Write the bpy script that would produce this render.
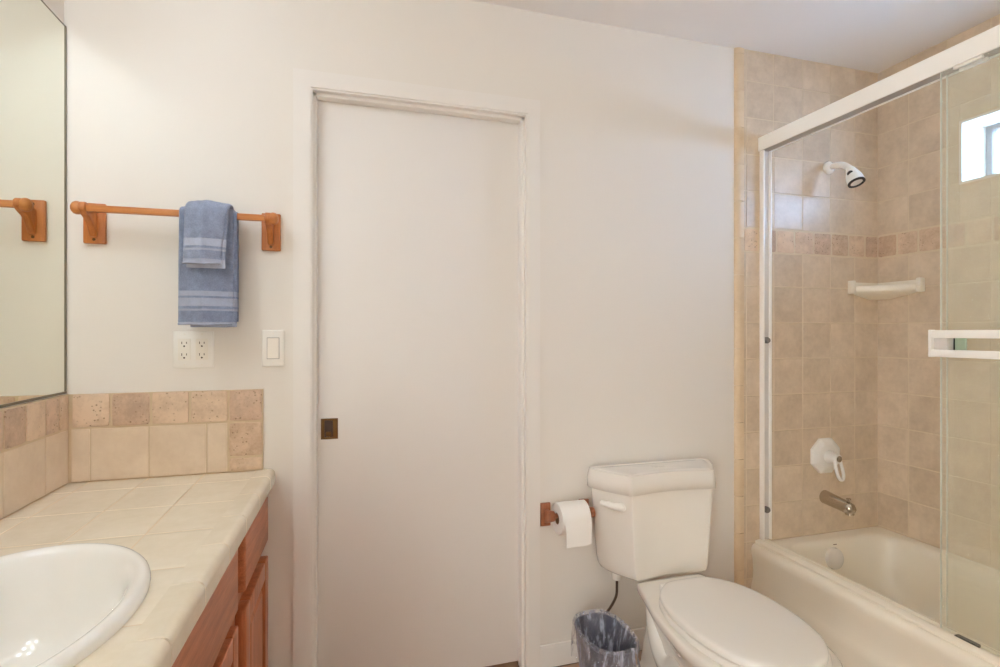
import bpy, bmesh, math, random
from mathutils import Vector, Matrix, noise
random.seed(7)
for o in list(bpy.data.objects): bpy.data.objects.remove(o)
S = bpy.context.scene
COL = S.collection

# ------------------------------------------------------------------ camera, world, exposure
cam = bpy.data.cameras.new('camera')
cam.sensor_width = 36.0
cam.lens = 36.0 * 528.0 / 1000.0
cam.shift_y = -0.001
cam.clip_start = 0.02
camo = bpy.data.objects.new('camera', cam)
COL.objects.link(camo)
YAW = math.atan(155.0 / 528.0)
camo.location = (0, 0, 1.258)
camo.rotation_euler = (math.pi / 2, 0, -YAW)
S.camera = camo

W = bpy.data.worlds.new('daylight')
S.world = W
W.use_nodes = True
wn = W.node_tree.nodes
SKY_WEST, SKY_EAST = (9.8, 9.75, 9.7), (11.0, 17.0, 28.0)     # hazy bright sky to -x, clear blue sky to +x
tc = wn.new('ShaderNodeTexCoord'); sx = wn.new('ShaderNodeSeparateXYZ'); mr = wn.new('ShaderNodeMapRange'); mxw = wn.new('ShaderNodeMix')
mxw.data_type = 'RGBA'
mr.interpolation_type = 'SMOOTHSTEP'
mr.inputs['From Min'].default_value = -0.25; mr.inputs['From Max'].default_value = 0.25
mxw.inputs[6].default_value = SKY_WEST + (1,); mxw.inputs[7].default_value = SKY_EAST + (1,)
W.node_tree.links.new(tc.outputs['Generated'], sx.inputs[0])
W.node_tree.links.new(sx.outputs[0], mr.inputs['Value'])
W.node_tree.links.new(mr.outputs[0], mxw.inputs[0])
W.node_tree.links.new(mxw.outputs[2], wn['Background'].inputs[0])
wn['Background'].inputs[1].default_value = 1.0
VANITY_C = (0.86, 1.0, 1.15)
VANITY_W = 32.0       # vanity lamp emission strength
S.view_settings.view_transform = 'Standard'
S.view_settings.look = 'None'
S.view_settings.exposure = 0.0
S.view_settings.gamma = 1.0
S.view_settings.use_curve_mapping = False
S.cycles.use_denoising = True
try:
    S.cycles.denoiser = 'OPENIMAGEDENOISE'
except Exception:
    pass
S.cycles.max_bounces = 14
S.cycles.diffuse_bounces = 8
S.cycles.glossy_bounces = 5
S.cycles.transmission_bounces = 8
S.cycles.transparent_max_bounces = 24
S.cycles.sample_clamp_indirect = 0.0
S.cycles.caustics_reflective = True
S.cycles.blur_glossy = 0.0
S.cycles.use_adaptive_sampling = False

# ------------------------------------------------------------------ room constants (metres)
D = 1.855          # far wall
XL, XR = -0.794, 2.367
YN = -1.15         # wall behind the camera
ZC = 2.455         # ceiling

# ------------------------------------------------------------------ materials
def lin(c):
    return tuple(((v / 255.0) / 12.92 if v / 255.0 <= 0.04045 else ((v / 255.0 + 0.055) / 1.055) ** 2.4) for v in c) + (1.0,)

class M:
    def __init__(s, name, base=(200, 200, 200), rough=0.5, metal=0.0, spec=0.5, coat=0.0):
        s.m = bpy.data.materials.new(name)
        s.m.use_nodes = True
        s.t = s.m.node_tree
        s.b = s.t.nodes['Principled BSDF']
        s.b.inputs['Base Color'].default_value = lin(base)
        s.b.inputs['Roughness'].default_value = rough
        s.b.inputs['Metallic'].default_value = metal
        s.b.inputs['Specular IOR Level'].default_value = spec
        if coat:
            s.b.inputs['Coat Weight'].default_value = coat
            s.b.inputs['Coat Roughness'].default_value = 0.06
    def n(s, typ, **k):
        nd = s.t.nodes.new(typ)
        for a, v in k.items(): setattr(nd, a, v)
        return nd
    def l(s, a, b): s.t.links.new(a, b)
    def coord(s, scale=(1, 1, 1)):
        g = s.n('ShaderNodeTexCoord'); mp = s.n('ShaderNodeMapping')
        mp.inputs['Scale'].default_value = scale
        s.l(g.outputs['Object'], mp.inputs[0])
        return mp.outputs[0]
    def noise(s, vec, scale, detail=4, rough=0.55):
        nd = s.n('ShaderNodeTexNoise')
        nd.inputs['Scale'].default_value = scale
        nd.inputs['Detail'].default_value = detail
        nd.inputs['Roughness'].default_value = rough
        if vec is not None: s.l(vec, nd.inputs['Vector'])
        return nd.outputs[0]
    def ramp(s, fac, stops):
        r = s.n('ShaderNodeValToRGB')
        e = r.color_ramp.elements
        while len(e) < len(stops): e.new(0.5)
        for i, (p, c) in enumerate(stops):
            e[i].position = p; e[i].color = lin(c) if len(c) == 3 else c
        s.l(fac, r.inputs[0])
        return r.outputs[0]
    def mix(s, fac, a, b, mode='MIX'):
        x = s.n('ShaderNodeMix', data_type='RGBA', blend_type=mode)
        if isinstance(fac, (int, float)): x.inputs[0].default_value = fac
        else: s.l(fac, x.inputs[0])
        for v, i in ((a, 6), (b, 7)):
            if isinstance(v, tuple): x.inputs[i].default_value = v if len(v) == 4 else lin(v)
            else: s.l(v, x.inputs[i])
        return x.outputs[2]
    def math(s, op, a, b=0.0):
        x = s.n('ShaderNodeMath', operation=op)
        for v, i in ((a, 0), (b, 1)):
            if isinstance(v, (int, float)): x.inputs[i].default_value = v
            else: s.l(v, x.inputs[i])
        return x.outputs[0]
    def color(s, sock): s.l(sock, s.b.inputs['Base Color'])
    def bump(s, h, strength=0.2, dist=0.002):
        b = s.n('ShaderNodeBump')
        b.inputs['Strength'].default_value = strength
        b.inputs['Distance'].default_value = dist
        s.l(h, b.inputs['Height']); s.l(b.outputs[0], s.b.inputs['Normal'])

def paint(name, c, rough=0.6, tex=0.06):
    m = M(name, c, rough)
    v = m.coord()
    m.bump(m.noise(v, 160, 3), tex, 0.002)
    return m.m
def ceramic(name, c, rough=0.12):
    m = M(name, c, rough, coat=0.35 if rough < 0.2 else 0.05)
    v = m.coord()
    a = m.noise(v, 3, 2)
    m.color(m.ramp(a, [(0.3, tuple(int(x * 0.985) for x in c)), (0.7, c)]))
    return m.m
def plastic(name, c, rough=0.35):
    m = M(name, c, rough)
    v = m.coord()
    m.bump(m.noise(v, 400, 2), 0.02, 0.001)
    return m.m
def metal(name, c, rough=0.2):
    m = M(name, c, rough, metal=1.0)
    v = m.coord((1, 1, 30))
    m.bump(m.noise(v, 60, 2), 0.02, 0.0005)
    return m.m
def tile_mat(name, dark, light, rough=0.35, scale=14, var=0.5, warm=None):
    m = M(name, light, rough)
    v = m.coord()
    g = m.n('ShaderNodeNewGeometry')
    rnd = g.outputs['Random Per Island']
    off = m.n('ShaderNodeVectorMath', operation='ADD')
    cmb = m.n('ShaderNodeCombineXYZ')
    for i in range(3): m.l(m.math('MULTIPLY', rnd, 17.0 + 9 * i), cmb.inputs[i])
    m.l(v, off.inputs[0]); m.l(cmb.outputs[0], off.inputs[1])
    n1 = m.noise(off.outputs[0], scale, 6, 0.65)
    n2 = m.noise(off.outputs[0], scale * 6, 3, 0.6)
    f = m.math('ADD', m.math('MULTIPLY', n1, 0.75), m.math('MULTIPLY', n2, 0.25))
    f = m.math('ADD', f, m.math('MULTIPLY', m.math('SUBTRACT', rnd, 0.5), var * 0.35))
    c = m.ramp(f, [(0.32, dark), (0.66, light)])
    if warm:
        w = m.math('GREATER_THAN', m.math('FRACT', m.math('MULTIPLY', rnd, 7.31)), 0.55)
        c = m.mix(m.math('MULTIPLY', w, 0.75), c, m.ramp(f, [(0.32, tuple(int(q * 0.85) for q in warm)), (0.66, warm)]))
    m.color(c)
    m.bump(f, 0.12, 0.002)
    return m
def stone_mat(name, dark, light, warm):
    m = tile_mat(name, dark, light, 0.65, 20, 0.75, warm)
    v = m.coord()
    vo = m.n('ShaderNodeTexVoronoi'); vo.inputs['Scale'].default_value = 95
    m.l(v, vo.inputs['Vector'])
    area = m.ramp(m.noise(v, 22, 2), [(0.47, (0, 0, 0)), (0.58, (255, 255, 255))])
    pit = m.ramp(vo.outputs['Distance'], [(0.12, (255, 255, 255)), (0.3, (0, 0, 0))])
    pm = m.mix(1.0, area, pit, 'MULTIPLY')
    base = m.b.inputs['Base Color'].links[0].from_socket
    bw = m.n('ShaderNodeRGBToBW'); m.l(pm, bw.inputs[0])
    m.color(m.mix(m.math('MULTIPLY', bw.outputs[0], 0.65), base, (128, 96, 66)))
    inv = m.math('SUBTRACT', 1.0, bw.outputs[0])
    m.bump(m.math('ADD', inv, m.math('MULTIPLY', m.noise(v, 60, 4), 0.3)), 0.6, 0.003)
    return m.m
def wood(name, dark, light, axis='z', rough=0.35, stretch=14):
    m = M(name, light, rough, coat=0.1)
    sc = {'x': (1, stretch, stretch), 'y': (stretch, 1, stretch), 'z': (stretch, stretch, 1)}[axis]
    v = m.coord(sc)
    a = m.noise(v, 3.2, 5, 0.6)
    b = m.noise(v, 22, 3, 0.6)
    f = m.math('ADD', m.math('MULTIPLY', a, 0.65), m.math('MULTIPLY', b, 0.35))
    m.color(m.ramp(f, [(0.34, dark), (0.64, light)]))
    m.bump(b, 0.08, 0.001)
    return m.m
def glass(name, tint, refl=0.6, haze=0.0):
    m = M(name)
    m.t.nodes.remove(m.b)
    tr = m.n('ShaderNodeBsdfTransparent'); tr.inputs[0].default_value = tint
    gl = m.n('ShaderNodeBsdfGlossy'); gl.inputs['Roughness'].default_value = 0.01
    fr = m.n('ShaderNodeFresnel'); fr.inputs[0].default_value = 1.5
    ge = m.n('ShaderNodeNewGeometry')
    front = m.math('SUBTRACT', 1.0, ge.outputs['Backfacing'])
    mx = m.n('ShaderNodeMixShader')
    m.l(m.math('MULTIPLY', m.math('MULTIPLY', fr.outputs[0], front), refl), mx.inputs[0])
    m.l(tr.outputs[0], mx.inputs[1]); m.l(gl.outputs[0], mx.inputs[2])
    last = mx
    if haze:                                   # pale warm diffuse layer mixed over the panes
        df = m.n('ShaderNodeBsdfDiffuse'); df.inputs[0].default_value = (0.92, 0.84, 0.70, 1)
        last = m.n('ShaderNodeMixShader')
        last.inputs[0].default_value = haze
        m.l(mx.outputs[0], last.inputs[1]); m.l(df.outputs[0], last.inputs[2])
    m.l(last.outputs[0], m.t.nodes['Material Output'].inputs[0])
    return m.m
def lamp_mat(name, c, strength):
    m = M(name, c, 0.4)
    m.b.inputs['Emission Color'].default_value = lin(c)
    m.b.inputs['Emission Strength'].default_value = strength
    return m.m
def film(name, c):
    m = M(name, c, 0.22, spec=0.8)
    m.bump(m.noise(m.coord((1, 1, 0.25)), 55, 4, 0.6), 0.9, 0.008)
    nz = m.noise(m.coord((1, 1, 0.22)), 42, 4, 0.65)
    tr = m.n('ShaderNodeBsdfTransparent')
    mx = m.n('ShaderNodeMixShader')
    bw = m.n('ShaderNodeRGBToBW'); m.l(m.ramp(nz, [(0.40, (85, 85, 85)), (0.54, (160, 160, 160)), (0.64, (230, 230, 230))]), bw.inputs[0])
    m.l(bw.outputs[0], mx.inputs[0])
    m.l(tr.outputs[0], mx.inputs[1]); m.l(m.b.outputs[0], mx.inputs[2])
    m.l(mx.outputs[0], m.t.nodes['Material Output'].inputs[0])
    return m.m
def terry(name, base, light, bands):
    m = M(name, base, 0.95, spec=0.1)
    v = m.coord()
    n1 = m.noise(v, 420, 3, 0.7); n2 = m.noise(v, 45, 3, 0.6)
    c = m.ramp(m.math('ADD', m.math('MULTIPLY', n1, 0.6), m.math('MULTIPLY', n2, 0.4)), [(0.35, tuple(int(x * 0.86) for x in base)), (0.65, tuple(min(255, int(x * 1.08)) for x in base))])
    sx = m.n('ShaderNodeSeparateXYZ'); m.l(v, sx.inputs[0])
    h = n1
    for z0, z1 in bands:
        k = m.math('MULTIPLY', m.math('GREATER_THAN', sx.outputs[2], z0), m.math('LESS_THAN', sx.outputs[2], z1))
        c = m.mix(m.math('MULTIPLY', k, 0.5), c, light)
        h = m.math('MULTIPLY', h, m.math('SUBTRACT', 1.0, m.math('MULTIPLY', k, 0.85)))
    m.color(c)
    m.bump(m.math('ADD', h, m.math('MULTIPLY', n2, 0.6)), 0.9, 0.004)
    m.b.inputs['Sheen Weight'].default_value = 0.25
    return m.m

MT = {}
MT['wall'] = paint('wall_paint', (232, 226, 217), 0.65, 0.05)
MT['ceil'] = paint('ceiling_paint', (240, 236, 232), 0.75, 0.08)
MT['trim'] = paint('trim_paint', (234, 229, 222), 0.38, 0.0)
MT['door'] = paint('door_paint', (232, 227, 221), 0.42, 0.0)
MT['porc'] = ceramic('porcelain', (238, 232, 222))
MT['tub'] = ceramic('tub_enamel', (244, 235, 217), 0.32)
MT['sink'] = ceramic('sink_porcelain', (244, 242, 236), 0.08)
MT['plast'] = plastic('white_plastic', (240, 236, 228))
MT['seatplast'] = plastic('seat_plastic', (238, 233, 225), 0.25)
MT['ivory'] = plastic('soft_white_plastic', (238, 232, 220), 0.3)
MT['alu'] = plastic('white_enamelled_metal', (250, 246, 238), 0.3)
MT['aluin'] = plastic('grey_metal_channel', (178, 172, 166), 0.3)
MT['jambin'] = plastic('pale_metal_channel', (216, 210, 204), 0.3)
MT['bump'] = plastic('grey_rubber', (128, 120, 112), 0.6)
MT['spacer'] = plastic('pale_green_spacer', (172, 190, 166), 0.3)
MT['rubber'] = plastic('dark_rubber', (45, 36, 28), 0.7)
MT['black'] = plastic('black_plastic', (28, 26, 26), 0.4)
MT['slot'] = plastic('socket_slot', (70, 52, 42), 0.6)
MT['nickel'] = metal('brushed_nickel', (196, 186, 172), 0.24)
MT['chrome'] = metal('chrome', (215, 212, 208), 0.1)
MT['bronze'] = metal('antique_brass', (110, 82, 52), 0.35)
MT['bronzedark'] = plastic('antique_brass_recess', (62, 40, 26), 0.45)
MT['hose'] = metal('braided_hose', (120, 106, 92), 0.45)
MT['tile'] = tile_mat('beige_wall_tile', (201, 180, 154), (226, 206, 181), 0.33, 9, 0.35).m
MT['grout'] = paint('tan_grout', (222, 204, 176), 0.85, 0.1)
MT['edge'] = tile_mat('bullnose_tile', (218, 192, 156), (230, 208, 176), 0.42, 8, 0.5).m
MT['stone'] = stone_mat('tumbled_stone', (196, 166, 138), (228, 202, 174), (222, 190, 164))
MT['splash'] = tile_mat('splash_tile', (216, 194, 168), (230, 211, 187), 0.3, 10, 0.35).m
MT['counter'] = tile_mat('counter_tile', (228, 215, 190), (238, 227, 206), 0.22, 8, 0.35).m
MT['cgrout'] = paint('counter_grout', (212, 190, 158), 0.8, 0.1)
MT['floor'] = tile_mat('brown_floor_tile', (138, 98, 74), (200, 166, 136), 0.4, 7, 0.7).m
MT['fgrout'] = paint('floor_grout', (150, 132, 110), 0.9, 0.1)
MT['cabz'] = wood('cabinet_wood_upright', (158, 88, 52), (204, 128, 86), 'z')
MT['caby'] = wood('cabinet_wood_across', (160, 90, 54), (206, 130, 88), 'y')
MT['oakx'] = wood('oak_across', (176, 104, 48), (208, 136, 72), 'x', 0.4)
MT['oakz'] = wood('oak_upright', (170, 96, 42), (204, 128, 64), 'z', 0.4)
MT['tpwood'] = wood('brown_oak', (140, 84, 54), (176, 112, 76), 'z', 0.45)
MT['paper'] = paint('tissue_paper', (244, 240, 234), 0.95, 0.2)
MT['card'] = paint('cardboard_core', (150, 118, 86), 0.9, 0.1)
MT['glassd'] = glass('shower_glass', (0.978, 0.985, 0.960, 1), 2.0, 0.085)
MT['glassw'] = glass('window_glass', (0.96, 0.98, 0.98, 1), 0.5)
MT['glassedge'] = M('glass_edge', (222, 226, 216), 0.12).m
MT['winframe'] = plastic('grey_window_frame', (120, 124, 132), 0.4)
MT['reveal'] = paint('window_reveal_paint', (240, 238, 234), 0.5, 0.03)
MT['bin'] = plastic('dark_blue_plastic', (58, 56, 72), 0.4)
MT['liner'] = film('bin_liner_film', (206, 208, 222))
MT['towel'] = terry('blue_terry', (144, 155, 182), (186, 190, 204), [(1.322 - 1.612, 1.328 - 1.612), (1.336 - 1.612, 1.360 - 1.612), (1.366 - 1.612, 1.381 - 1.612), (1.270 - 1.612, 1.289 - 1.612)])
MT['cloth'] = terry('blue_cloth_terry', (155, 165, 190), (194, 198, 211), [(1.44 - 1.64, 1.472 - 1.64), (1.497 - 1.64, 1.503 - 1.64), (1.510 - 1.64, 1.532 - 1.64)])
mm = M('mirror_silver', (236, 238, 226), 0.0, metal=1.0); MT['mirror'] = mm.m
mm.b.inputs['Base Color'].default_value = (0.86, 0.87, 0.79, 1)
mm.b.inputs['Roughness'].default_value = 0.005
MT['mirredge'] = plastic('mirror_edge', (122, 112, 92), 0.3)
MT['vlamp'] = lamp_mat('vanity_lamp_glass', (255, 255, 255), VANITY_W)
MT['vlamp'].node_tree.nodes['Principled BSDF'].inputs['Emission Color'].default_value = VANITY_C + (1,)

# ------------------------------------------------------------------ mesh helpers
class MB:
    def __init__(s): s.v = []; s.f = []
    def add(s, vs, fs):
        k = len(s.v)
        s.v += [tuple(v) for v in vs]
        s.f += [tuple(i + k for i in f) for f in fs]
        return s
    def bm(s, b):
        b.verts.ensure_lookup_table(); b.verts.index_update()
        s.add([v.co.copy() for v in b.verts], [[v.index for v in f.verts] for f in b.faces])
        b.free(); return s
    def box(s, x0, x1, y0, y1, z0, z1, bev=0.0, seg=2, rot=None):
        b = bmesh.new()
        bmesh.ops.create_cube(b, size=1)
        for v in b.verts:
            v.co = Vector((x0 + (v.co.x + .5) * (x1 - x0), y0 + (v.co.y + .5) * (y1 - y0), z0 + (v.co.z + .5) * (z1 - z0)))
        if bev: bmesh.ops.bevel(b, geom=b.edges[:], offset=bev, segments=seg, profile=0.5, affect='EDGES')
        if rot is not None: b.transform(rot)
        return s.bm(b)
    def loft(s, rings, closed=True, cap0=True, cap1=True):
        n = len(rings[0]); vs = [p for r in rings for p in r]; fs = []
        for i in range(len(rings) - 1):
            for j in range(n if closed else n - 1):
                k = (j + 1) % n
                fs.append((i * n + j, i * n + k, (i + 1) * n + k, (i + 1) * n + j))
        if cap0: fs.append(tuple(reversed(range(n))))
        if cap1: fs.append(tuple(range((len(rings) - 1) * n, len(rings) * n)))
        return s.add(vs, fs)
    def prism(s, poly, axis, a0, a1, bev=0.0, seg=2):
        b = bmesh.new()
        def P(p, a):
            return {'x': (a, p[0], p[1]), 'y': (p[0], a, p[1]), 'z': (p[0], p[1], a)}[axis]
        v0 = [b.verts.new(P(p, a0)) for p in poly]; v1 = [b.verts.new(P(p, a1)) for p in poly]
        n = len(poly)
        b.faces.new(v0); b.faces.new(list(reversed(v1)))
        for i in range(n): b.faces.new((v0[i], v1[i], v1[(i + 1) % n], v0[(i + 1) % n]))
        bmesh.ops.recalc_face_normals(b, faces=b.faces[:])
        if bev:
            es = [e for e in b.edges if e.calc_face_angle(0) > 0.5]
            bmesh.ops.bevel(b, geom=es, offset=bev, segments=seg, profile=0.5, affect='EDGES')
        return s.bm(b)
    def lathe(s, prof, mat=None, n=32):
        rings = []
        for r, z in prof:
            r = max(r, 1e-5)
            rings.append([Vector((r * math.cos(2 * math.pi * i / n), r * math.sin(2 * math.pi * i / n), z)) for i in range(n)])
        if mat is not None: rings = [[mat @ p for p in r] for r in rings]
        return s.loft(rings)
    def tube(s, path, r, n=12, cap=True):
        P = [Vector(p) for p in path]; rings = []
        up = None
        for i, p in enumerate(P):
            t = (P[min(i + 1, len(P) - 1)] - P[max(i - 1, 0)]).normalized()
            if up is None:
                a = Vector((0, 0, 1)) if abs(t.z) < 0.9 else Vector((1, 0, 0))
                up = (a - t * a.dot(t)).normalized()
            else: up = (up - t * up.dot(t)).normalized()
            sd = t.cross(up)
            rr = r[i] if isinstance(r, (list, tuple)) else r
            rings.append([p + up * rr * math.cos(2 * math.pi * k / n) + sd * rr * math.sin(2 * math.pi * k / n) for k in range(n)])
        return s.loft(rings, True, cap, cap)
    def xf(s, m): s.v = [tuple(m @ Vector(v)) for v in s.v]; return s

def axis_mat(origin, direction):
    d = Vector(direction).normalized()
    return Matrix.Translation(Vector(origin)) @ d.to_track_quat('Z', 'Y').to_matrix().to_4x4()

ROOT = {}
def finish(o, label=None, cat=None, group=None, kind=None):
    if label: o['label'] = label
    if cat: o['category'] = cat
    if group: o['group'] = group
    if kind: o['kind'] = kind
    return o
def thing(name, loc, label, cat, group=None, kind=None):
    o = bpy.data.objects.new(name, None); COL.objects.link(o)
    o.empty_display_size = 0.05
    o.location = loc
    ROOT[o.name] = Vector(loc)
    return finish(o, label, cat, group, kind)
def obj(name, mb, mat, parent=None, label=None, loc=None, angle=38, **kw):
    """one mesh object; mb holds world coordinates"""
    origin = Vector((0, 0, 0))
    p = parent
    while p is not None:
        if p.name in ROOT: origin = ROOT[p.name]; break
        p = p.parent
    if parent is None and loc is not None: origin = Vector(loc)
    me = bpy.data.meshes.new(name)
    me.from_pydata([tuple(Vector(v) - origin) for v in mb.v], [], mb.f)
    me.update()
    b = bmesh.new(); b.from_mesh(me)
    bmesh.ops.recalc_face_normals(b, faces=b.faces[:])
    b.to_mesh(me); b.free()
    me.polygons.foreach_set('use_smooth', [True] * len(me.polygons))
    me.set_sharp_from_angle(angle=math.radians(angle))
    me.materials.append(MT[mat] if isinstance(mat, str) else mat)
    o = bpy.data.objects.new(name, me); COL.objects.link(o)
    if parent is None:
        o.location = origin
        ROOT[o.name] = origin
    else: o.parent = parent
    if label: o['label'] = label
    return finish(o, None, kw.get('cat'), kw.get('group'), kw.get('kind'))

def smooth_path(pts, sub=8):
    P = [Vector(p) for p in pts]; out = []
    for i in range(len(P) - 1):
        p0 = P[max(i - 1, 0)]; p1 = P[i]; p2 = P[i + 1]; p3 = P[min(i + 2, len(P) - 1)]
        for k in range(sub):
            t = k / sub
            out.append(0.5 * ((2 * p1) + (p2 - p0) * t + (2 * p0 - 5 * p1 + 4 * p2 - p3) * t * t + (3 * p1 - p0 - 3 * p2 + p3) * t ** 3))
    out.append(P[-1]); return out

def tiles(rects, place, th=0.004, gap=0.0035, bev=0.0014, wob=0.0):
    """rects (u0,u1,v0,v1); place(u,v,d) -> world point, d = height off the wall"""
    mb = MB()
    for u0, u1, v0, v1 in rects:
        g = gap / 2
        a0, a1, b0, b1 = u0 + g, u1 - g, v0 + g, v1 - g
        if a1 - a0 < 0.006 or b1 - b0 < 0.006: continue
        t = th
        if wob:
            # tumbled outline: many points round the edge, each nudged
            base = []
            N = 6
            for k in range(N): base.append((a0 + (a1 - a0) * k / N, b0))
            for k in range(N): base.append((a1, b0 + (b1 - b0) * k / N))
            for k in range(N): base.append((a1 - (a1 - a0) * k / N, b1))
            for k in range(N): base.append((a0, b1 - (b1 - b0) * k / N))
            cu, cv = (a0 + a1) / 2, (b0 + b1) / 2
            pts = []
            for i, (u, v) in enumerate(base):
                q = random.uniform(0, wob)
                if i % N == 0: q += wob * 1.6
                L = math.hypot(u - cu, v - cv)
                pts.append((u + (cu - u) / L * q, v + (cv - v) / L * q))
            def ring(ins, d):
                o = []
                for (u, v) in pts:
                    L = math.hypot(u - cu, v - cv)
                    o.append(place(u + (cu - u) / L * ins, v + (cv - v) / L * ins, d))
                return o
            mb.loft([ring(0, 0), ring(0, t - 2.2 * bev), ring(bev * .8, t - bev * .6), ring(bev * 2.6, t)], True, False, True)
        else:
            def R(ins, d):
                return [place(a0 + ins, b0 + ins, d), place(a1 - ins, b0 + ins, d), place(a1 - ins, b1 - ins, d), place(a0 + ins, b1 - ins, d)]
            mb.loft([R(0, 0), R(0, t - bev), R(bev, t)], True, False, True)
    return mb
def grid(us, vs): return [(us[i], us[i + 1], vs[j], vs[j + 1]) for i in range(len(us) - 1) for j in range(len(vs) - 1)]
def cut(rects, h):
    out = []
    for u0, u1, v0, v1 in rects:
        if u1 <= h[0] or u0 >= h[1] or v1 <= h[2] or v0 >= h[3]: out.append((u0, u1, v0, v1)); continue
        if u0 < h[0]: out.append((u0, h[0], v0, v1))
        if u1 > h[1]: out.append((h[1], u1, v0, v1))
        m0, m1 = max(u0, h[0]), min(u1, h[1])
        if v0 < h[2]: out.append((m0, m1, v0, h[2]))
        if v1 > h[3]: out.append((m0, m1, h[3], v1))
    return out

# ------------------------------------------------------------------ room shell
WT = 0.13
o = obj('floor', MB().box(XL - WT, XR + WT, YN - WT, D + 0.16, -0.08, -0.004), 'fgrout', kind='structure')
us = [XL + 0.305 * i - 0.1 for i in range(13)]; vs = [YN + 0.305 * i - 0.12 for i in range(12)]
fl = [(max(a, XL), min(b, XR), max(c, YN), min(d, D + 0.1)) for a, b, c, d in grid(us, vs)]
obj('floor_tile', tiles(fl, lambda u, v, d: Vector((u, v, -0.004 + d)), 0.004, 0.006, 0.0012), 'floor', o)
obj('ceiling', MB().box(XL - WT, XR + WT, YN - WT, D + 0.14, ZC, ZC + 0.08), 'ceil', kind='structure')
obj('wall_front', MB().box(XL, XR, YN - WT, YN, -0.08, ZC), 'wall', kind='structure')
# left wall, with an unseen window added behind the camera for fill light
FY0, FY1, FZ0, FZ1 = -1.08, -0.25, 0.12, 1.95
wl = MB()
wl.box(XL - WT, XL, FY1, D + 0.14, -0.08, ZC + 0.08).box(XL - WT, XL, YN - WT, FY0, -0.08, ZC + 0.08)
wl.box(XL - WT, XL, FY0, FY1, -0.08, FZ0).box(XL - WT, XL, FY0, FY1, FZ1, ZC + 0.08)
wall_left = obj('wall_left', wl, 'wall', kind='structure')
# far wall with the pocket-door opening
OX0, OX1, OZ = -0.108, 0.648, 2.066
wb = MB()
wb.box(XL, OX0, D, D + 0.14, 0, ZC).box(OX0, OX1, D, D + 0.14, OZ, ZC)
wb.box(OX1, XR, D, D + 0.030, 0, ZC).box(OX1 + .9, XR, D + 0.03, D + 0.10, 0, ZC).box(OX1, XR, D + 0.10, D + 0.14, 0, ZC)
wb.box(XL, XR, D + 0.14, D + 0.16, -0.08, ZC)  # backing sheet added behind the door, keeps sky out of its gap
wall_back = obj('wall_back', wb, 'wall', kind='structure')
# right wall with window hole
WY0, WY1, WZ0, WZ1 = 0.86, 1.507, 1.853, 2.098
wr = MB()
wr.box(XR, XR + 0.2, YN - WT, WY0, -0.08, ZC).box(XR, XR + 0.2, WY1, D + 0.14, -0.08, ZC)
wr.box(XR, XR + 0.2, WY0, WY1, -0.08, WZ0).box(XR, XR + 0.2, WY0, WY1, WZ1, ZC)
wall_right = obj('wall_right', wr, 'wall', kind='structure')
obj('wall_partition', MB().box(1.62, XR, 0.20, 0.325, 0, ZC), 'wall', kind='structure')

# ------------------------------------------------------------------ shower tile
TZ = [0.37 + 0.155 * k for k in range(-3, 8)]          # course lines up to 1.455
TZ = [0.0] + [z for z in TZ if z > 0.03] + [1.598]
TZ2 = [1.703, 1.858, 2.013, 2.168, 2.323, ZC - 0.001]
pb = lambda u, v, d: Vector((u, D - 0.004 - d, v))
pr = lambda u, v, d: Vector((XR - 0.004 - d, u, v))
UB = [1.612, 1.626, 1.769, 1.924, 2.079, 2.221, XR - 0.006]
obj('tile_grout', MB().box(1.580, XR - 0.0066, D - 0.0068, D, 0, ZC - 0.0005), 'grout', wall_back)
obj('wall_tile', tiles(grid(UB, TZ) + grid(UB, TZ2), pb), 'tile', wall_back)
UA = [1.614, 1.69, 1.784, 1.881, 1.987, 2.086, 2.186, 2.283, XR - 0.006]
obj('accent_tile', tiles(grid(UA, [1.600, 1.701]), pb, 0.005, 0.005, 0.0016, 0.0016), 'stone', wall_back, label='tumbled stone accent band')
# rounded edge trim, one piece per course
et = MB()
ez = [0.0] + [z + 0.045 for z in TZ if z > 0.03][:-1] + [1.655, 1.81, 1.965, 2.12, 2.275, 2.43, ZC - 0.0005]
for i in range(len(ez) - 1):
    prof = [(1.571, D - 0.0002)] + [(1.571 + 0.022 - 0.022 * math.cos(a), D - 0.015 * math.sin(a)) for a in [k * math.pi / 12 for k in range(1, 7)]]
    prof += [(1.611, D - 0.013), (1.611, D - 0.0002)]
    z0, z1 = ez[i] + 0.001, ez[i + 1] - 0.001
    rings = [[Vector((x, y, z)) for x, y in prof] for z in (z0, z1)]
    et.loft(rings)
obj('edge_trim', et, 'edge', wall_back, label='rounded yellowish edge tiles')
hole = (WY0, WY1, WZ0, WZ1)
VR = [0.326, 0.477, 0.631, 0.785, 0.939, 1.093, 1.247, 1.401, 1.555, 1.709, D - 0.006]
gm = MB()
for q in cut([(0.326, D - 0.0066, 0, ZC - 0.0005)], hole):
    gm.box(XR - 0.0068, XR, q[0], q[1], q[2], q[3])
obj('tile_grout', gm, 'grout', wall_right)
obj('wall_tile', tiles(cut(grid(VR, TZ) + grid(VR, TZ2), hole), pr), 'tile', wall_right)
VA = [0.326] + [D - 0.006 - 0.0905 * k for k in range(16, -1, -1)]
obj('accent_tile', tiles(grid(VA, [1.600, 1.701]), pr, 0.005, 0.005, 0.0016, 0.0016), 'stone', wall_right, label='tumbled stone accent band')

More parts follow.
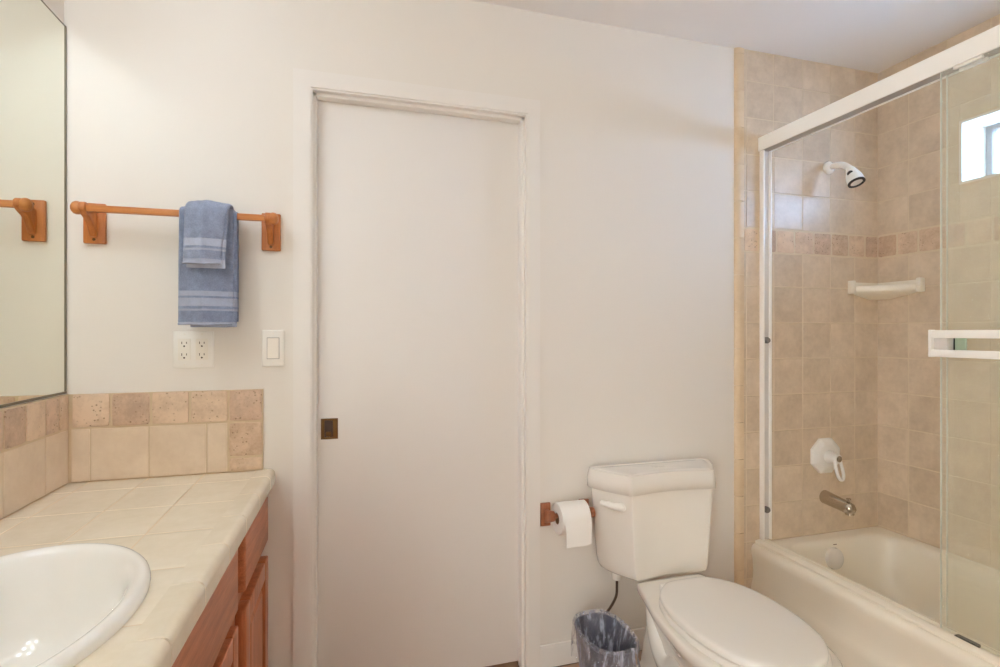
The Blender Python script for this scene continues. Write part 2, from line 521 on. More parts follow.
# ------------------------------------------------------------------ window
rv = MB()
rv.box(XR - 0.008, XR + 0.15, WY1 - 0.006, WY1 + 0.004, WZ0 - 0.004, WZ1 + 0.004)
rv.box(XR - 0.008, XR + 0.15, WY0 - 0.004, WY0 + 0.006, WZ0 - 0.004, WZ1 + 0.004)
rv.box(XR - 0.010, XR + 0.15, WY0, WY1, WZ0 - 0.004, WZ0 + 0.006)
rv.box(XR - 0.008, XR + 0.15, WY0, WY1, WZ1 - 0.006, WZ1 + 0.004)
win = obj('window_1', rv, 'reveal', kind='structure')
fx0, fx1 = XR + 0.128, XR + 0.160
wf = MB()
a, b, c, d = WY0 + 0.006, WY1 - 0.006, WZ0 + 0.006, WZ1 - 0.006
t = 0.022
wf.box(fx0, fx1, a, a + t, c, d, 0.003).box(fx0, fx1, b - t, b, c, d, 0.003)
wf.box(fx0, fx1, a + t, b - t, c, c + t, 0.003).box(fx0, fx1, a + t, b - t, d - t, d, 0.003)
ym = (a + b) / 2
wf.box(fx0 + .004, fx1 - .004, ym - 0.014, ym + 0.014, c + t, d - t, 0.003)
obj('window_frame', wf, 'winframe', win)
obj('window_pane', MB().box(fx0 + 0.014, fx0 + 0.018, a + t - .004, b - t + .004, c + t - .004, d - t + .004), 'glassw', win)

fill_frame = MB()
t = 0.04
for q in ((FY0, FY0 + t, FZ0, FZ1), (FY1 - t, FY1, FZ0, FZ1), (FY0 + t, FY1 - t, FZ0, FZ0 + t), (FY0 + t, FY1 - t, FZ1 - t, FZ1), (FY0 + t, FY1 - t, (FZ0 + FZ1) / 2 - .02, (FZ0 + FZ1) / 2 + .02)):
    fill_frame.box(XL - 0.09, XL - 0.04, q[0], q[1], q[2], q[3], 0.003)
fill_win = obj('added_fill_window', fill_frame, 'trim', kind='structure')  # out-of-view window, added to light the room from the left
obj('window_pane', MB().box(XL - 0.067, XL - 0.063, FY0 + .03, FY1 - .03, FZ0 + .03, FZ1 - .03), 'glassw', fill_win)

# ------------------------------------------------------------------ door, casing, baseboard
door = obj('door_1', MB().box(-0.100, 0.700, D + 0.045, D + 0.080, 0.014, 2.060, 0.002), 'door', kind='structure')
bx0, bx1, bz0, bz1, by = -0.079, -0.023, 0.893, 0.964, D + 0.045
pl = MB()
pl.box(bx0, bx1, by - 0.003, by - 0.0002, bz0, bz0 + 0.007, 0.001).box(bx0, bx1, by - 0.003, by - 0.0002, bz1 - 0.007, bz1, 0.001)
pl.box(bx0, bx0 + 0.012, by - 0.003, by - 0.0002, bz0 + .006, bz1 - .006, 0.001).box(bx1 - 0.017, bx1, by - 0.003, by - 0.0002, bz0 + .006, bz1 - .006, 0.001)
hnd = obj('door_handle', pl, 'bronze', door, label='square antique brass pull')
obj('pull_recess', MB().box(bx0 + .011, bx1 - .016, by - 0.0012, by - 0.0003, bz0 + .006, bz1 - .006), 'bronzedark', hnd)
obj('thumb_turn', MB().box(bx0 + .016, bx1 - .022, by - 0.006, by - 0.001, bz0 + .010, bz0 + .026, 0.002), 'bronze', hnd)
# jambs and stops line the opening
tr = MB()
JY0, JY1 = D - 0.014, D + 0.044
def stop_profile(x0, sgn):
    return [(x0, JY0 + 0.004), (x0 + sgn * 0.006, JY0 + 0.004), (x0 + sgn * 0.006, D + 0.012), (x0 + sgn * 0.016, D + 0.012), (x0 + sgn * 0.018, D + 0.016), (x0 + sgn * 0.018, JY1), (x0, JY1)]
tr.prism(stop_profile(OX0, 1), 'z', 0.0, OZ - 0.006)
tr.prism(stop_profile(OX1, -1), 'z', 0.0, OZ - 0.006)
tr.prism([(y, z) for z, y in [(OZ, JY0 + .004), (OZ - .006, JY0 + .004), (OZ - .006, D + .012), (OZ - .016, D + .012), (OZ - .018, D + .016), (OZ - .018, JY1), (OZ, JY1)]], 'x', OX0, OX1)
obj('trim_2', tr, 'trim', kind='structure', label='stepped jamb lining around the sliding door')
cs = MB()
CW = 0.054
def casing(poly, a0, a1): cs.prism(poly, 'z', a0, a1, 0.0015)
e = 0.004
L0, L1 = OX0 - CW, OX0 + 0.0; R0, R1 = OX1, OX1 + 0.048; T0, T1 = OZ, OZ + CW
yb, yf = D - 0.0005, D - 0.015
def mitred(p):  # p: 4 (x,z) corners, outer pair first
    ring0 = [Vector((x, yb, z)) for x, z in p]; ring1 = [Vector((x, yf + .0015, z)) for x, z in p]
    cx = sum(q[0] for q in p) / 4; cz = sum(q[1] for q in p) / 4
    ring2 = [Vector((x, yf, z)) for x, z in p]
    cs.loft([ring0, ring1, ring2])
mitred([(L0, 0), (L0, T1), (L1, T0), (L1, 0)])
mitred([(R1, 0), (R1, T1), (R0, T0), (R0, 0)])
mitred([(L0, T1), (R1, T1), (R0, T0), (L1, T0)])
obj('trim_1', cs, 'trim', kind='structure', label='flat painted casing around the sliding door')
def base_prof():
    return [(D - 0.0005, 0.004), (D - 0.012, 0.004), (D - 0.012, 0.078), (D - 0.008, 0.086), (D - 0.0005, 0.086)]
bb = MB().prism(base_prof(), 'x', R1 + 0.0005, 1.5705)
obj('baseboard_back', bb, 'trim', kind='structure')
obj('baseboard_left', MB().prism(base_prof(), 'x', -0.215, L0 - 0.0005), 'trim', kind='structure')
obj('gap_shade_strip', MB().box(R1 + .001, 1.571, D - 0.010, D, 0.0005, 0.004), 'rubber', kind='structure', label='dark strip standing for the shaded gap under the baseboard')  # shade below the baseboard, drawn as a dark strip

# ------------------------------------------------------------------ mirror
mir = obj('wall_mirror', MB().box(XL + 0.0005, XL + 0.005, 0.62, D - 0.006, 1.084, 2.157), 'mirror', loc=(XL + .002, 0.9, 1.084), label='large frameless mirror on the left wall above the vanity backsplash', cat='mirror')
me_ = MB()
me_.box(XL + 0.0005, XL + 0.0075, D - 0.006, D - 0.004, 1.080, 2.159).box(XL + 0.0005, XL + 0.0075, 0.615, D - 0.003, 1.0785, 1.085)
me_.box(XL + 0.0005, XL + 0.0062, 0.615, D - 0.006, 2.1565, 2.159)
obj('edge_strip', me_, 'mirredge', mir, label='thin dark edge channel')

# ------------------------------------------------------------------ vanity
VA_ = math.radians(-1.415)
VP = Vector((-0.221, D, 0))
VM = Matrix.Translation(VP) @ Matrix.Rotation(VA_, 4, 'Z')
def vbox(mb, x0, x1, y0, y1, z0, z1, bev=0.0, seg=2):
    return mb.box(x0 + 0.221, x1 + 0.221, y0 - D, y1 - D, z0, z1, bev, seg, rot=VM)
VY0 = 0.60
van = thing('vanity_cabinet', (-0.5, 1.0, 0), 'reddish brown wooden vanity cabinet under the tiled countertop', 'cabinet')
cb = MB()
vbox(cb, -0.283, -0.2625, VY0, D - 0.001, 0.09, 0.765)            # face board
cb.box(XL + 0.002, -0.30, VY0, VY0 + 0.018, 0.0, 0.765).box(XL + 0.002, -0.262, D - 0.02, D - 0.001, 0.09, 0.765)
cb.box(XL + 0.002, -0.29, VY0, D - 0.002, 0.09, 0.108)
vbox(cb, -0.345, -0.33, VY0, D - 0.001, 0.0, 0.095)
obj('carcass', cb, 'cabz', van)
def front(name, y0, y1, z0, z1, mat, parent, panel=False):
    m = MB()
    x0, x1 = -0.2625, -0.235
    if not panel:
        b = bmesh.new(); bmesh.ops.create_cube(b, size=1)
        for v in b.verts:
            v.co = Vector((x0 + .221 + (v.co.x + .5) * (x1 - x0), y0 - D + (v.co.y + .5) * (y1 - y0), z0 + (v.co.z + .5) * (z1 - z0)))
        es = [e for e in b.edges if all(v.co.x > x0 + .221 + 0.015 for v in e.verts)]
        bmesh.ops.bevel(b, geom=es, offset=0.007, segments=4, profile=0.5, affect='EDGES')
        b.transform(VM); m.bm(b)
        return obj(name, m, mat, parent, angle=25)
    w = 0.055
    for q in ((y0, y0 + w, z0, z1), (y1 - w, y1, z0, z1)): vbox(m, x0, x1, *q[:2], *q[2:], bev=0.004, seg=3)
    for q in ((y0 + w, y1 - w, z0, z0 + w), (y0 + w, y1 - w, z1 - w, z1)): vbox(m, x0, x1 - .0004, *q[:2], *q[2:], bev=0.003, seg=3)
    d = obj(name, m, mat, parent)
    p = MB()
    def R(ins, x):
        return [VM @ Vector((x + .221, q[0] - D, q[1])) for q in ((y0 + w + ins, z0 + w + ins), (y1 - w - ins, z0 + w + ins), (y1 - w - ins, z1 - w - ins), (y0 + w + ins, z1 - w - ins))]
    p.loft([R(-0.003, x0 + 0.002), R(-0.003, x0 + 0.014), R(0.008, x0 + 0.014), R(0.030, x0 + 0.024), R(0.034, x0 + 0.024)])
    obj('door_panel', p, mat, d, angle=15)
    return d
front('drawer', 1.484, 1.832, 0.592, 0.735, 'caby', van)
front('drawer', 0.645, 1.400, 0.588, 0.742, 'caby', van)
front('cabinet_door', 1.490, 1.832, 0.13, 0.545, 'cabz', van, True)
front('cabinet_door', 1.035, 1.400, 0.13, 0.553, 'cabz', van, True)
front('cabinet_door', 0.645, 1.010, 0.13, 0.553, 'cabz', van, True)

# countertop: grout bed, field tiles, rounded nose tiles
SC, SA, SB = Vector((-0.531, 0.973, 0)), 0.213, 0.292     # sink centre, half width, half length
ct = thing('countertop', (-0.5, 1.0, 0.765), 'cream tiled countertop with a rounded tile nose on the brown vanity', 'countertop')
def ell(k, n=48): return [(SC.x + SA * k * math.cos(2 * math.pi * i / n), SC.y + SB * k * math.sin(2 * math.pi * i / n)) for i in range(n)]
def slab_with_hole(z0, z1, x0, x1f, y0, y1):
    """plate between a rectangle-like outline and the oval sink cut-out"""
    n = 96; inner = ell(0.93, n); outer = []
    for (px, py) in inner:
        dx, dy = px - SC.x, py - SC.y
        best = 9
        for val, c, dd in ((x0, SC.x, dx), (x1f, SC.x, dx), (y0, SC.y, dy), (y1, SC.y, dy)):
            if abs(dd) > 1e-9:
                tt = (val - c) / dd
                if tt > 0: best = min(best, tt)
        outer.append((SC.x + dx * best, SC.y + dy * best))
    mb = MB()
    rings = [[Vector((x, y, z1)) for x, y in inner], [Vector((x, y, z1)) for x, y in outer], [Vector((x, y, z0)) for x, y in outer], [Vector((x, y, z0)) for x, y in inner]]
    mb.loft(rings + [rings[0]], True, False, False)
    return mb
bed = slab_with_hole(0.770, 0.8142, XL + 0.001, -0.285, VY0, D - 0.001)
bed.box(XL + 0.001, -0.285, D - 0.02, D - 0.001, 0.770, 0.8141)
vbox(bed, -0.30, -0.226, VY0, D - 0.001, 0.770, 0.8141)
# corner fills of the plate
obj('grout_bed', bed, 'cgrout', ct)
CX_ = [-0.778, -0.725, -0.573, -0.421, -0.2735]
CY_ = [VY0] + [1.737 - 0.2035 * k for k in range(5, -1, -1)] + [D - 0.012]
def ctile(rects):
    """field tiles of the counter; the ones under the sink rim are cut away cell by cell"""
    inside = lambda u, v: ((u - SC.x) / SA) ** 2 + ((v - SC.y) / SB) ** 2 < 0.945 ** 2
    out, whole = MB(), []
    for u0, u1, v0, v1 in rects:
        N = 28; g = 0.0015
        us = [u0 + g + (u1 - u0 - 2 * g) * i / N for i in range(N + 1)]
        vs = [v0 + g + (v1 - v0 - 2 * g) * i / N for i in range(N + 1)]
        if not any(inside(u, v) for u in us for v in vs): whole.append((u0, u1, v0, v1)); continue
        idx, V, F = {}, [], []
        def vert(i, j):
            if (i, j) not in idx:
                idx[i, j] = len(V)
                V.append(Vector((us[i], vs[j], 0.8145 if i in (0, N) or j in (0, N) else 0.8152)))
            return idx[i, j]
        for i in range(N):
            for j in range(N):
                if not any(inside(us[p], vs[q]) for p in (i, i + 1) for q in (j, j + 1)):
                    F.append((vert(i, j), vert(i + 1, j), vert(i + 1, j + 1), vert(i, j + 1)))
        out.add(V, F)
    t = tiles(whole, lambda u, v, d: Vector((u, v, 0.811 + d)), 0.0042, 0.003, 0.0010)
    out.add(t.v, t.f)
    return out
obj('counter_tile', ctile(grid(CX_, CY_)), 'counter', ct, angle=20)
nose = MB()
ny = [D - 0.002] + [1.755 - 0.177 * k for k in range(0, 7)] + [VY0]
for i in range(len(ny) - 1):
    y1, y0 = ny[i] - 0.0012, ny[i + 1] + 0.0012
    R_ = 0.017
    prof = [(-0.2725, 0.811)] + [(-0.2725, 0.8155)]
    prof += [(-0.2175 - R_ + R_ * math.sin(a), 0.8175 - R_ + R_ * math.cos(a)) for a in [k * math.pi / 16 for k in range(0, 9)]]
    prof += [(-0.2175, 0.772), (-0.220, 0.768), (-0.232, 0.768), (-0.232, 0.805)]
    rings = []
    for y in (y0, y0 + .0015, y1 - .0015, y1):
        kk = 0.0012 if y in (y0, y1) else 0.0
        rings.append([VM @ Vector((x + 0.221 - (kk if x > -0.23 else 0), y - D, z - kk)) for x, z in prof])
    nose.loft(rings)
obj('nose_tile', nose, 'counter', ct, angle=30)

# backsplash on far wall and left wall
bs = thing('tile_backsplash', (-0.51, D - 0.006, 0.815), 'pinkish beige stone tile backsplash on the far wall below the outlets', 'backsplash')
ps = lambda u, v, d: Vector((u, D - 0.005 - d, v))
obj('grout_bed', MB().box(XL + 0.001, -0.2535, D - 0.0086, D - 0.0003, 0.8155, 1.0755), 'cgrout', bs)
obj('field_tile', tiles(grid([-0.774, -0.725, -0.573, -0.416, -0.356], [0.8165, 0.9735]), ps, 0.005, 0.003, 0.0014), 'splash', bs)
acc = grid([-0.773, -0.673, -0.568, -0.462, -0.354], [0.9745, 1.078]) + [(-0.354, -0.2525, 0.9745, 1.078), (-0.354, -0.2525, 0.862, 0.9735), (-0.354, -0.2525, 0.8165, 0.861)]
obj('accent_tile', tiles(acc, ps, 0.007, 0.004, 0.002, 0.0016), 'stone', bs, label='tumbled stone border tiles')
bl = thing('tile_backsplash', (XL + 0.006, 0.9, 0.815), 'stone tile backsplash running under the mirror on the left wall', 'backsplash')
pl_ = lambda u, v, d: Vector((XL + 0.010 + d, u, v))
obj('grout_bed', MB().box(XL + 0.0003, XL + 0.0136, VY0, D - 0.009, 0.8155, 1.0755), 'cgrout', bl)
fy = [VY0] + [1.721 - 0.184 * k for k in range(6, -1, -1)] + [D - 0.011]
obj('field_tile', tiles(grid(fy, [0.8165, 0.9735]), pl_, 0.005, 0.003, 0.0014), 'splash', bl)
ay = [VY0] + [1.721 - 0.092 * k for k in range(12, -1, -1)] + [1.79, D - 0.011]
obj('accent_tile', tiles(grid(ay, [0.9745, 1.0765]), pl_, 0.007, 0.004, 0.002, 0.0016), 'stone', bl, label='tumbled stone border tiles')

# ------------------------------------------------------------------ sink
sk = thing('oval_sink', (SC.x, SC.y, 0.8155), 'white oval drop-in sink set in the cream tiled counter', 'sink')
def ering(k, z, n=72, off=0.0):
    return [Vector((SC.x + off + (SA * k[0]) * math.cos(2 * math.pi * i / n), SC.y + (SB * k[1]) * math.sin(2 * math.pi * i / n), z)) for i in range(n)]
zt = 0.8155
pr_ = [(1.0, 0.0), (1.004, 0.006), (0.995, 0.013), (0.97, 0.0185), (0.945, 0.0203), (0.918, 0.0192), (0.892, 0.0162), (0.866, 0.0108), (0.842, 0.002), (0.816, -0.011), (0.785, -0.032), (0.74, -0.066), (0.63, -0.112), (0.45, -0.142), (0.22, -0.150), (0.09, -0.152)]
rings = [ering((k, 1 - (1 - k) * 0.78), zt + z) for k, z in pr_]
rings += [ering((k, 1 - (1 - k) * 0.78), zt + z - 0.010) for k, z in reversed(pr_[10:])] + [ering((0.850, 0.886), zt - 0.014), ering((0.915, 0.92), zt + 0.0001)]
obj('basin', MB().loft(rings + [rings[0]], True, False, False), 'sink', sk, angle=60)
obj('drain', MB().lathe([(0.0, -0.004), (0.024, -0.004), (0.030, 0.002), (0.028, 0.004), (0.020, 0.0035), (0.017, 0.001), (0.0, 0.001)], Matrix.Translation((SC.x, SC.y, zt - 0.150))), 'chrome', sk)

# ------------------------------------------------------------------ towel bar and towels
BZ, BY = 1.612, D - 0.080
def bracket(parent, xc):
    p = MB()
    p.box(xc - 0.0285, xc + 0.0285, D - 0.014, D - 0.0003, 1.522, 1.642, 0.0035, 2)
    o = obj('back_plate', p, 'oakz', parent)
    for z in (1.629, 1.534):
        obj('screw', MB().lathe([(0, -0.001), (0.0042, -0.001), (0.0042, 0.0012), (0.0, 0.002)], axis_mat((xc, D - 0.014, z), (0, -1, 0)), 16), 'bronze', o)
    a = MB()
    # curved arm: profile in y,z lofted through the thickness
    top = smooth_path([(D - 0.013, 1.615), (D - 0.030, 1.620), (D - 0.055, 1.627), (D - 0.080, 1.632)], 6)if False else None
    up = [(D - 0.013, 1.613), (D - 0.035, 1.619), (D - 0.060, 1.626), (D - 0.075, 1.6295)]
    dn = [(D - 0.090, 1.600), (D - 0.080, 1.594), (D - 0.060, 1.586), (D - 0.045, 1.574), (D - 0.032, 1.556), (D - 0.024, 1.542), (D - 0.013, 1.540)]
    tip = [(BY - 0.0185 * math.cos(t), BZ + 0.0185 * math.sin(t)) for t in [math.radians(q) for q in (70, 40, 10, -20)]]
    a.prism(up + tip + dn, 'x', xc - 0.009, xc + 0.009, 0.004, 3)
    obj('arm', a, 'oakz', parent, angle=50)
    k = MB()
    sgn = -1 if xc < -0.5 else 1
    k.lathe([(0.0, -0.008), (0.0165, -0.007), (0.019, 0.001), (0.019, 0.006), (0.0165, 0.012), (0.010, 0.017), (0.0, 0.0185)], axis_mat((xc + sgn * 0.0115, BY, BZ), (sgn, 0, 0)), 24)
    obj('end_knob', k, 'oakx', parent)
tb = thing('towel_bar', (-0.47, D, 1.58), 'oak towel bar with square rail on the far wall above the outlets', 'towel bar')
bracket(tb, -0.714); bracket(tb, -0.229)
obj('rail', MB().box(-0.714, -0.229, BY - 0.0085, BY + 0.0085, BZ - 0.0095, BZ + 0.0095, 0.002, 2), 'oakx', tb)

def drape(x0, x1, zf, zb, rad, rz, th, ridge, skew=0.0, sway=0.0, taper=0.0, seed=1, nx=30):
    """folded towel hung over the rail: a thick sheet swept front hem -> over the rail -> back hem"""
    path = []      # (y, z, ny, nz) with the normal pointing out from the rail
    nseg = 26
    for i in range(nseg): path.append((BY - rad, zf + (BZ - zf) * i / nseg, -1, 0))
    for i in range(13):
        a = math.pi * i / 12
        path.append((BY - rad * math.cos(a), BZ + rz * math.sin(a), -math.cos(a), math.sin(a)))
    for i in range(1, nseg + 1): path.append((BY + rad, BZ - (BZ - zb) * i / nseg, 1, 0))
    rings = []
    for (y, z, ny, nz) in path:
        ring = []
        f = max(0.0, min(1.0, (BZ + rz - z) / max(1e-3, BZ - zf)))
        frontside = ny < -0.3
        tp = 1 - taper * (1 - f)
        for s in range(2):
            for j in range(nx + 1):
                u = j / nx if s == 0 else 1 - j / nx
                x = (x0 + x1) / 2 + (x1 - x0) * (u - 0.5) * tp + sway * f
                edge = min(u, 1 - u)
                rnd_ = math.sqrt(max(0.0, 1 - (1 - min(1, edge / 0.07)) ** 2))
                crease = max(0.0, 1 - abs(u - (0.46 + skew * f)) / 0.5) ** 1.1
                h = th * (0.30 + 0.70 * rnd_) if s == 0 else -th * 0.0
                if s == 0: h += ridge * crease * (0.35 + 0.65 * f) * (1 if frontside else 0.2)
                wv = 0.0022 * noise.noise(Vector((x * 22 + seed, z * 9, seed * 3.1)))
                if s == 0: h += wv + 0.0012 * noise.noise(Vector((x * 90, z * 90 + y * 90, seed)))
                if s == 1: h += ridge * 0.6 * crease * f * (1 if frontside else 0)
                ring.append(Vector((x, y + ny * h, z + nz * h + (0.002 * noise.noise(Vector((x * 30, seed, 0))) if f > 0.95 else 0))))
        rings.append(ring)
    return MB().loft(rings)
tw = thing('hand_towel', (-0.39, BY, 1.612), 'larger blue terry towel folded over the oak bar, beneath the washcloth', 'towel')
obj('outer_fold', drape(-0.470, -0.320, 1.281, 1.30, 0.0168, 0.0155, 0.006, 0.024, 0.0, -0.001, 0.02, 3), 'towel', tw, angle=60)
hem = MB()
def hemline(x0, x1, z, yb_, ridge, mat=None, r=0.0032, skew=0.0):
    pts = []
    for j in range(25):
        u = j / 24
        cr = max(0.0, 1 - abs(u - 0.46 - skew) / 0.5)
        pts.append((x0 + (x1 - x0) * u, yb_ - ridge * cr, z + 0.0012 * math.sin(u * 9)))
    return MB().tube(pts, r, 8)
obj('hem', hemline(-0.469, -0.324, 1.283, BY - 0.0215, 0.024), 'towel', tw)
ins = drape(-0.440, -0.3145, 1.274, 1.29, 0.0137, 0.0135, 0.0018, 0.003, 0.0, 0.0, 0.0, 5)
obj('inner_fold', ins, 'towel', tw, angle=60)
wc = thing('washcloth', (-0.395, BY, 1.64), 'small blue washcloth folded over the larger towel on the oak bar', 'towel')
obj('outer_fold', drape(-0.437, -0.337, 1.458, 1.47, 0.0490, 0.0312, 0.005, 0.021, 0.06, -0.013, -0.15, 9), 'cloth', wc, angle=60)
obj('inner_fold', drape(-0.432, -0.330, 1.447, 1.47, 0.0462, 0.0290, 0.0018, 0.004, 0.0, -0.010, 0.0, 12), 'cloth', wc, angle=60)
obj('hem', hemline(-0.450, -0.351, 1.460, BY - 0.0530, 0.021, skew=.06), 'cloth', wc)

# ------------------------------------------------------------------ outlets and switch
def plate(name, x0, x1, z0, z1, label, cat):
    t = thing(name, ((x0 + x1) / 2, D, (z0 + z1) / 2), label, cat)
    obj('cover_plate', MB().box(x0, x1, D - 0.006, D - 0.0002, z0, z1, 0.003, 3), 'plast', t)
    return t
ot = plate('wall_outlet', -0.5105, -0.396, 1.148, 1.262, 'white double outlet plate under the blue towels on the far wall', 'outlet')
for xc in (-0.4785, -0.4295):
    r = obj('receptacle', MB().box(xc - 0.0175, xc + 0.0175, D - 0.0085, D - 0.0055, 1.1715, 1.2385, 0.0015), 'ivory', ot)
    sl = MB()
    for zc in (1.223, 1.187):
        sl.box(xc - 0.0075, xc - 0.0055, D - 0.0088, D - 0.0083, zc - 0.001, zc + 0.0065)
        sl.box(xc + 0.0055, xc + 0.0075, D - 0.0088, D - 0.0083, zc, zc + 0.006)
        sl.lathe([(0, 0), (0.0027, 0), (0.0027, 0.0006), (0, 0.0006)], axis_mat((xc, D - 0.0083, zc - 0.0075), (0, -1, 0)), 12)
    obj('socket_slot', sl, 'slot', r)
    for z in (1.2525, 1.1575):
        obj('screw', MB().lathe([(0, 0), (0.0027, 0), (0.0024, 0.001), (0, 0.0012)], axis_mat((xc, D - 0.006, z), (0, -1, 0)), 12), 'ivory', ot)
sw = plate('light_switch', -0.257, -0.190, 1.148, 1.266, 'single white rocker light switch between the outlets and the door casing', 'switch')
fr = MB().box(-0.2425, -0.2045, D - 0.0072, D - 0.0055, 1.172, 1.242, 0.0006)
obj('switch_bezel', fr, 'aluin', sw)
obj('rocker', MB().prism([(D - 0.007, 1.174), (D - 0.0098, 1.1745), (D - 0.0085, 1.208), (D - 0.0078, 1.2395), (D - 0.007, 1.240)], 'x', -0.2405, -0.2065), 'ivory', sw)
for z in (1.254, 1.160):
    obj('screw', MB().lathe([(0, 0), (0.0027, 0), (0.0024, 0.001), (0, 0.0012)], axis_mat((-0.2235, D - 0.006, z), (0, -1, 0)), 12), 'ivory', sw)

# ------------------------------------------------------------------ toilet paper
hp = thing('toilet_paper_holder', (0.805, D, 0.578), 'brown wooden toilet paper holder between the door casing and toilet tank', 'toilet paper holder')
RY, RZ = D - 0.072, 0.592
for xc in (0.719, 0.876):
    obj('back_plate', MB().box(xc - 0.020, xc + 0.020, D - 0.013, D - 0.0003, 0.535, 0.621, 0.003), 'tpwood', hp)
    up = [(D - 0.012, 0.600), (D - 0.04, 0.601)] + [(RY - 0.019 * math.sin(t), RZ + 0.019 * math.cos(t)) for t in [math.radians(q) for q in (0, 30, 60, 90, 120, 150)]] + [(D - 0.045, 0.560), (D - 0.028, 0.552), (D - 0.012, 0.549)]
    obj('arm', MB().prism(up, 'x', xc - 0.009, xc + 0.009, 0.003), 'tpwood', hp)
obj('roller', MB().tube([(0.725, RY, RZ), (0.870, RY, RZ)], 0.008, 16), 'tpwood', hp)
tp = thing('toilet_paper_roll', (0.80, RY, RZ), 'white toilet paper roll on the brown wooden holder', 'toilet paper')
x0, x1, rr = 0.739, 0.847, 0.056
body = [(0.0205, 0), (rr - 0.002, 0), (rr, 0.002), (rr, x1 - x0 - 0.002), (rr - 0.002, x1 - x0), (0.0205, x1 - x0), (0.0205, 0)]
m_ = axis_mat((x0, RY, RZ - 0.010), (1, 0, 0))
mb = MB()
rings = [[m_ @ Vector((r * math.cos(2 * math.pi * i / 48), r * math.sin(2 * math.pi * i / 48), z)) for i in range(48)] for r, z in body]
mb.loft(rings, True, False, False)
obj('paper', mb, 'paper', tp)
mb = MB()
rings = [[m_ @ Vector((r * math.cos(2 * math.pi * i / 32), r * math.sin(2 * math.pi * i / 32), z)) for i in range(32)] for r, z in [(0.0205, 0.0003), (0.0205, x1 - x0 - .0003), (0.019, x1 - x0 - .0003), (0.019, 0.0003), (0.0205, 0.0003)]]
mb.loft(rings, True, False, False)
obj('core', mb, 'card', tp)
# loose sheet from the top over the front
sh = MB(); top, zc = [], RZ - 0.010
prof = [(RY - (rr + .0012) * math.sin(a), zc + (rr + .0012) * math.cos(a)) for a in [math.radians(q) for q in range(-10, 96, 8)]]
prof += [(RY - rr - 0.004 - 0.003 * k / 6, zc - 0.004 - 0.075 * k / 6) for k in range(1, 7)]
rings = []
for (y, z) in prof: rings.append((y, z))
vs = []; fs = []
nxx = 10
for i, (y, z) in enumerate(rings):
    for s in (0, 1):
        for j in range(nxx + 1):
            u = j / nxx
            x = x0 + 0.010 + (x1 - x0 - 0.008) * u
            low = max(0, i - 14) / 6
            zz = z - low * 0.008 * (1 - u) + low * 0.002 * math.sin(u * 7)
            vs.append(Vector((x, y - (0.0008 if s else 0) - low * 0.003 * math.sin(u * 3.1), zz)))
w_ = 2 * (nxx + 1)
for i in range(len(rings) - 1):
    for s in (0, 1):
        for j in range(nxx):
            a = i * w_ + s * (nxx + 1) + j
            fs.append((a, a + 1, a + 1 + w_, a + w_))
    for j in (0, nxx):
        a = i * w_ + j; fs.append((a, a + w_, a + w_ + nxx + 1, a + nxx + 1))
for i in (0, len(rings) - 1):
    for j in range(nxx):
        a = i * w_ + j; fs.append((a, a + 1, a + 1 + nxx + 1, a + nxx + 1))
sh.add(vs, fs)
obj('loose_sheet', sh, 'paper', tp)

# ------------------------------------------------------------------ toilet
TXC = 1.135
to = thing('toilet', (TXC, 1.45, 0), 'cream two-piece toilet with closed lid beside the bathtub', 'toilet')
def half_outline(pts, n=14):
    P = smooth_path([(w, y, 0) for w, y in pts], n)
    left = [(-p.x, p.y) for p in P]; right = [(p.x, p.y) for p in reversed(P)]
    if abs(P[-1].x) < 1e-6: right = right[1:]
    return left + right      # back-left ... front ... back-right
def outl(pts, z, xc=TXC, n=8, sc=1.0, cy=None):
    o = half_outline(pts, n)
    if cy is None: cy = (pts[0][1] + pts[-1][1]) / 2
    return [Vector((xc + x * sc, cy + (y - cy) * sc, z)) for x, y in o]
rim = [(0.118, 1.682), (0.135, 1.670), (0.160, 1.58), (0.192, 1.46), (0.207, 1.33), (0.200, 1.22), (0.165, 1.12), (0.09, 1.065), (0.0, 1.052)]
und = [(0.090, 1.675), (0.100, 1.665), (0.112, 1.58), (0.150, 1.46), (0.182, 1.33), (0.172, 1.22), (0.14, 1.14), (0.075, 1.095), (0.0, 1.085)]
mid = [(0.075, 1.690), (0.085, 1.68), (0.092, 1.60), (0.116, 1.47), (0.128, 1.37), (0.118, 1.29), (0.09, 1.23), (0.045, 1.20), (0.0, 1.195)]
low = [(0.088, 1.715), (0.098, 1.70), (0.100, 1.62), (0.104, 1.50), (0.104, 1.41), (0.096, 1.35), (0.075, 1.30), (0.04, 1.28), (0.0, 1.275)]
foot = [(0.105, 1.74), (0.114, 1.725), (0.114, 1.62), (0.116, 1.50), (0.116, 1.41), (0.108, 1.34), (0.083, 1.285), (0.045, 1.262), (0.0, 1.258)]
def lerp_out(a, b, t): return [(p[0] + (q[0] - p[0]) * t, p[1] + (q[1] - p[1]) * t) for p, q in zip(a, b)]
lv = [(foot, 0.004), (foot, 0.022), (lerp_out(foot, low, .6), 0.034), (low, 0.06), (lerp_out(low, mid, .35), 0.13), (mid, 0.20), (lerp_out(mid, und, .5), 0.25), (und, 0.295), (lerp_out(und, rim, .7), 0.322), (rim, 0.338), (rim, 0.356)]
rings = [outl(p, z) for p, z in lv] + [outl(rim, 0.3615, sc=0.985), outl(rim, 0.363, sc=0.95)]
bowl = obj('bowl', MB().loft(rings), 'porc', to, angle=60)
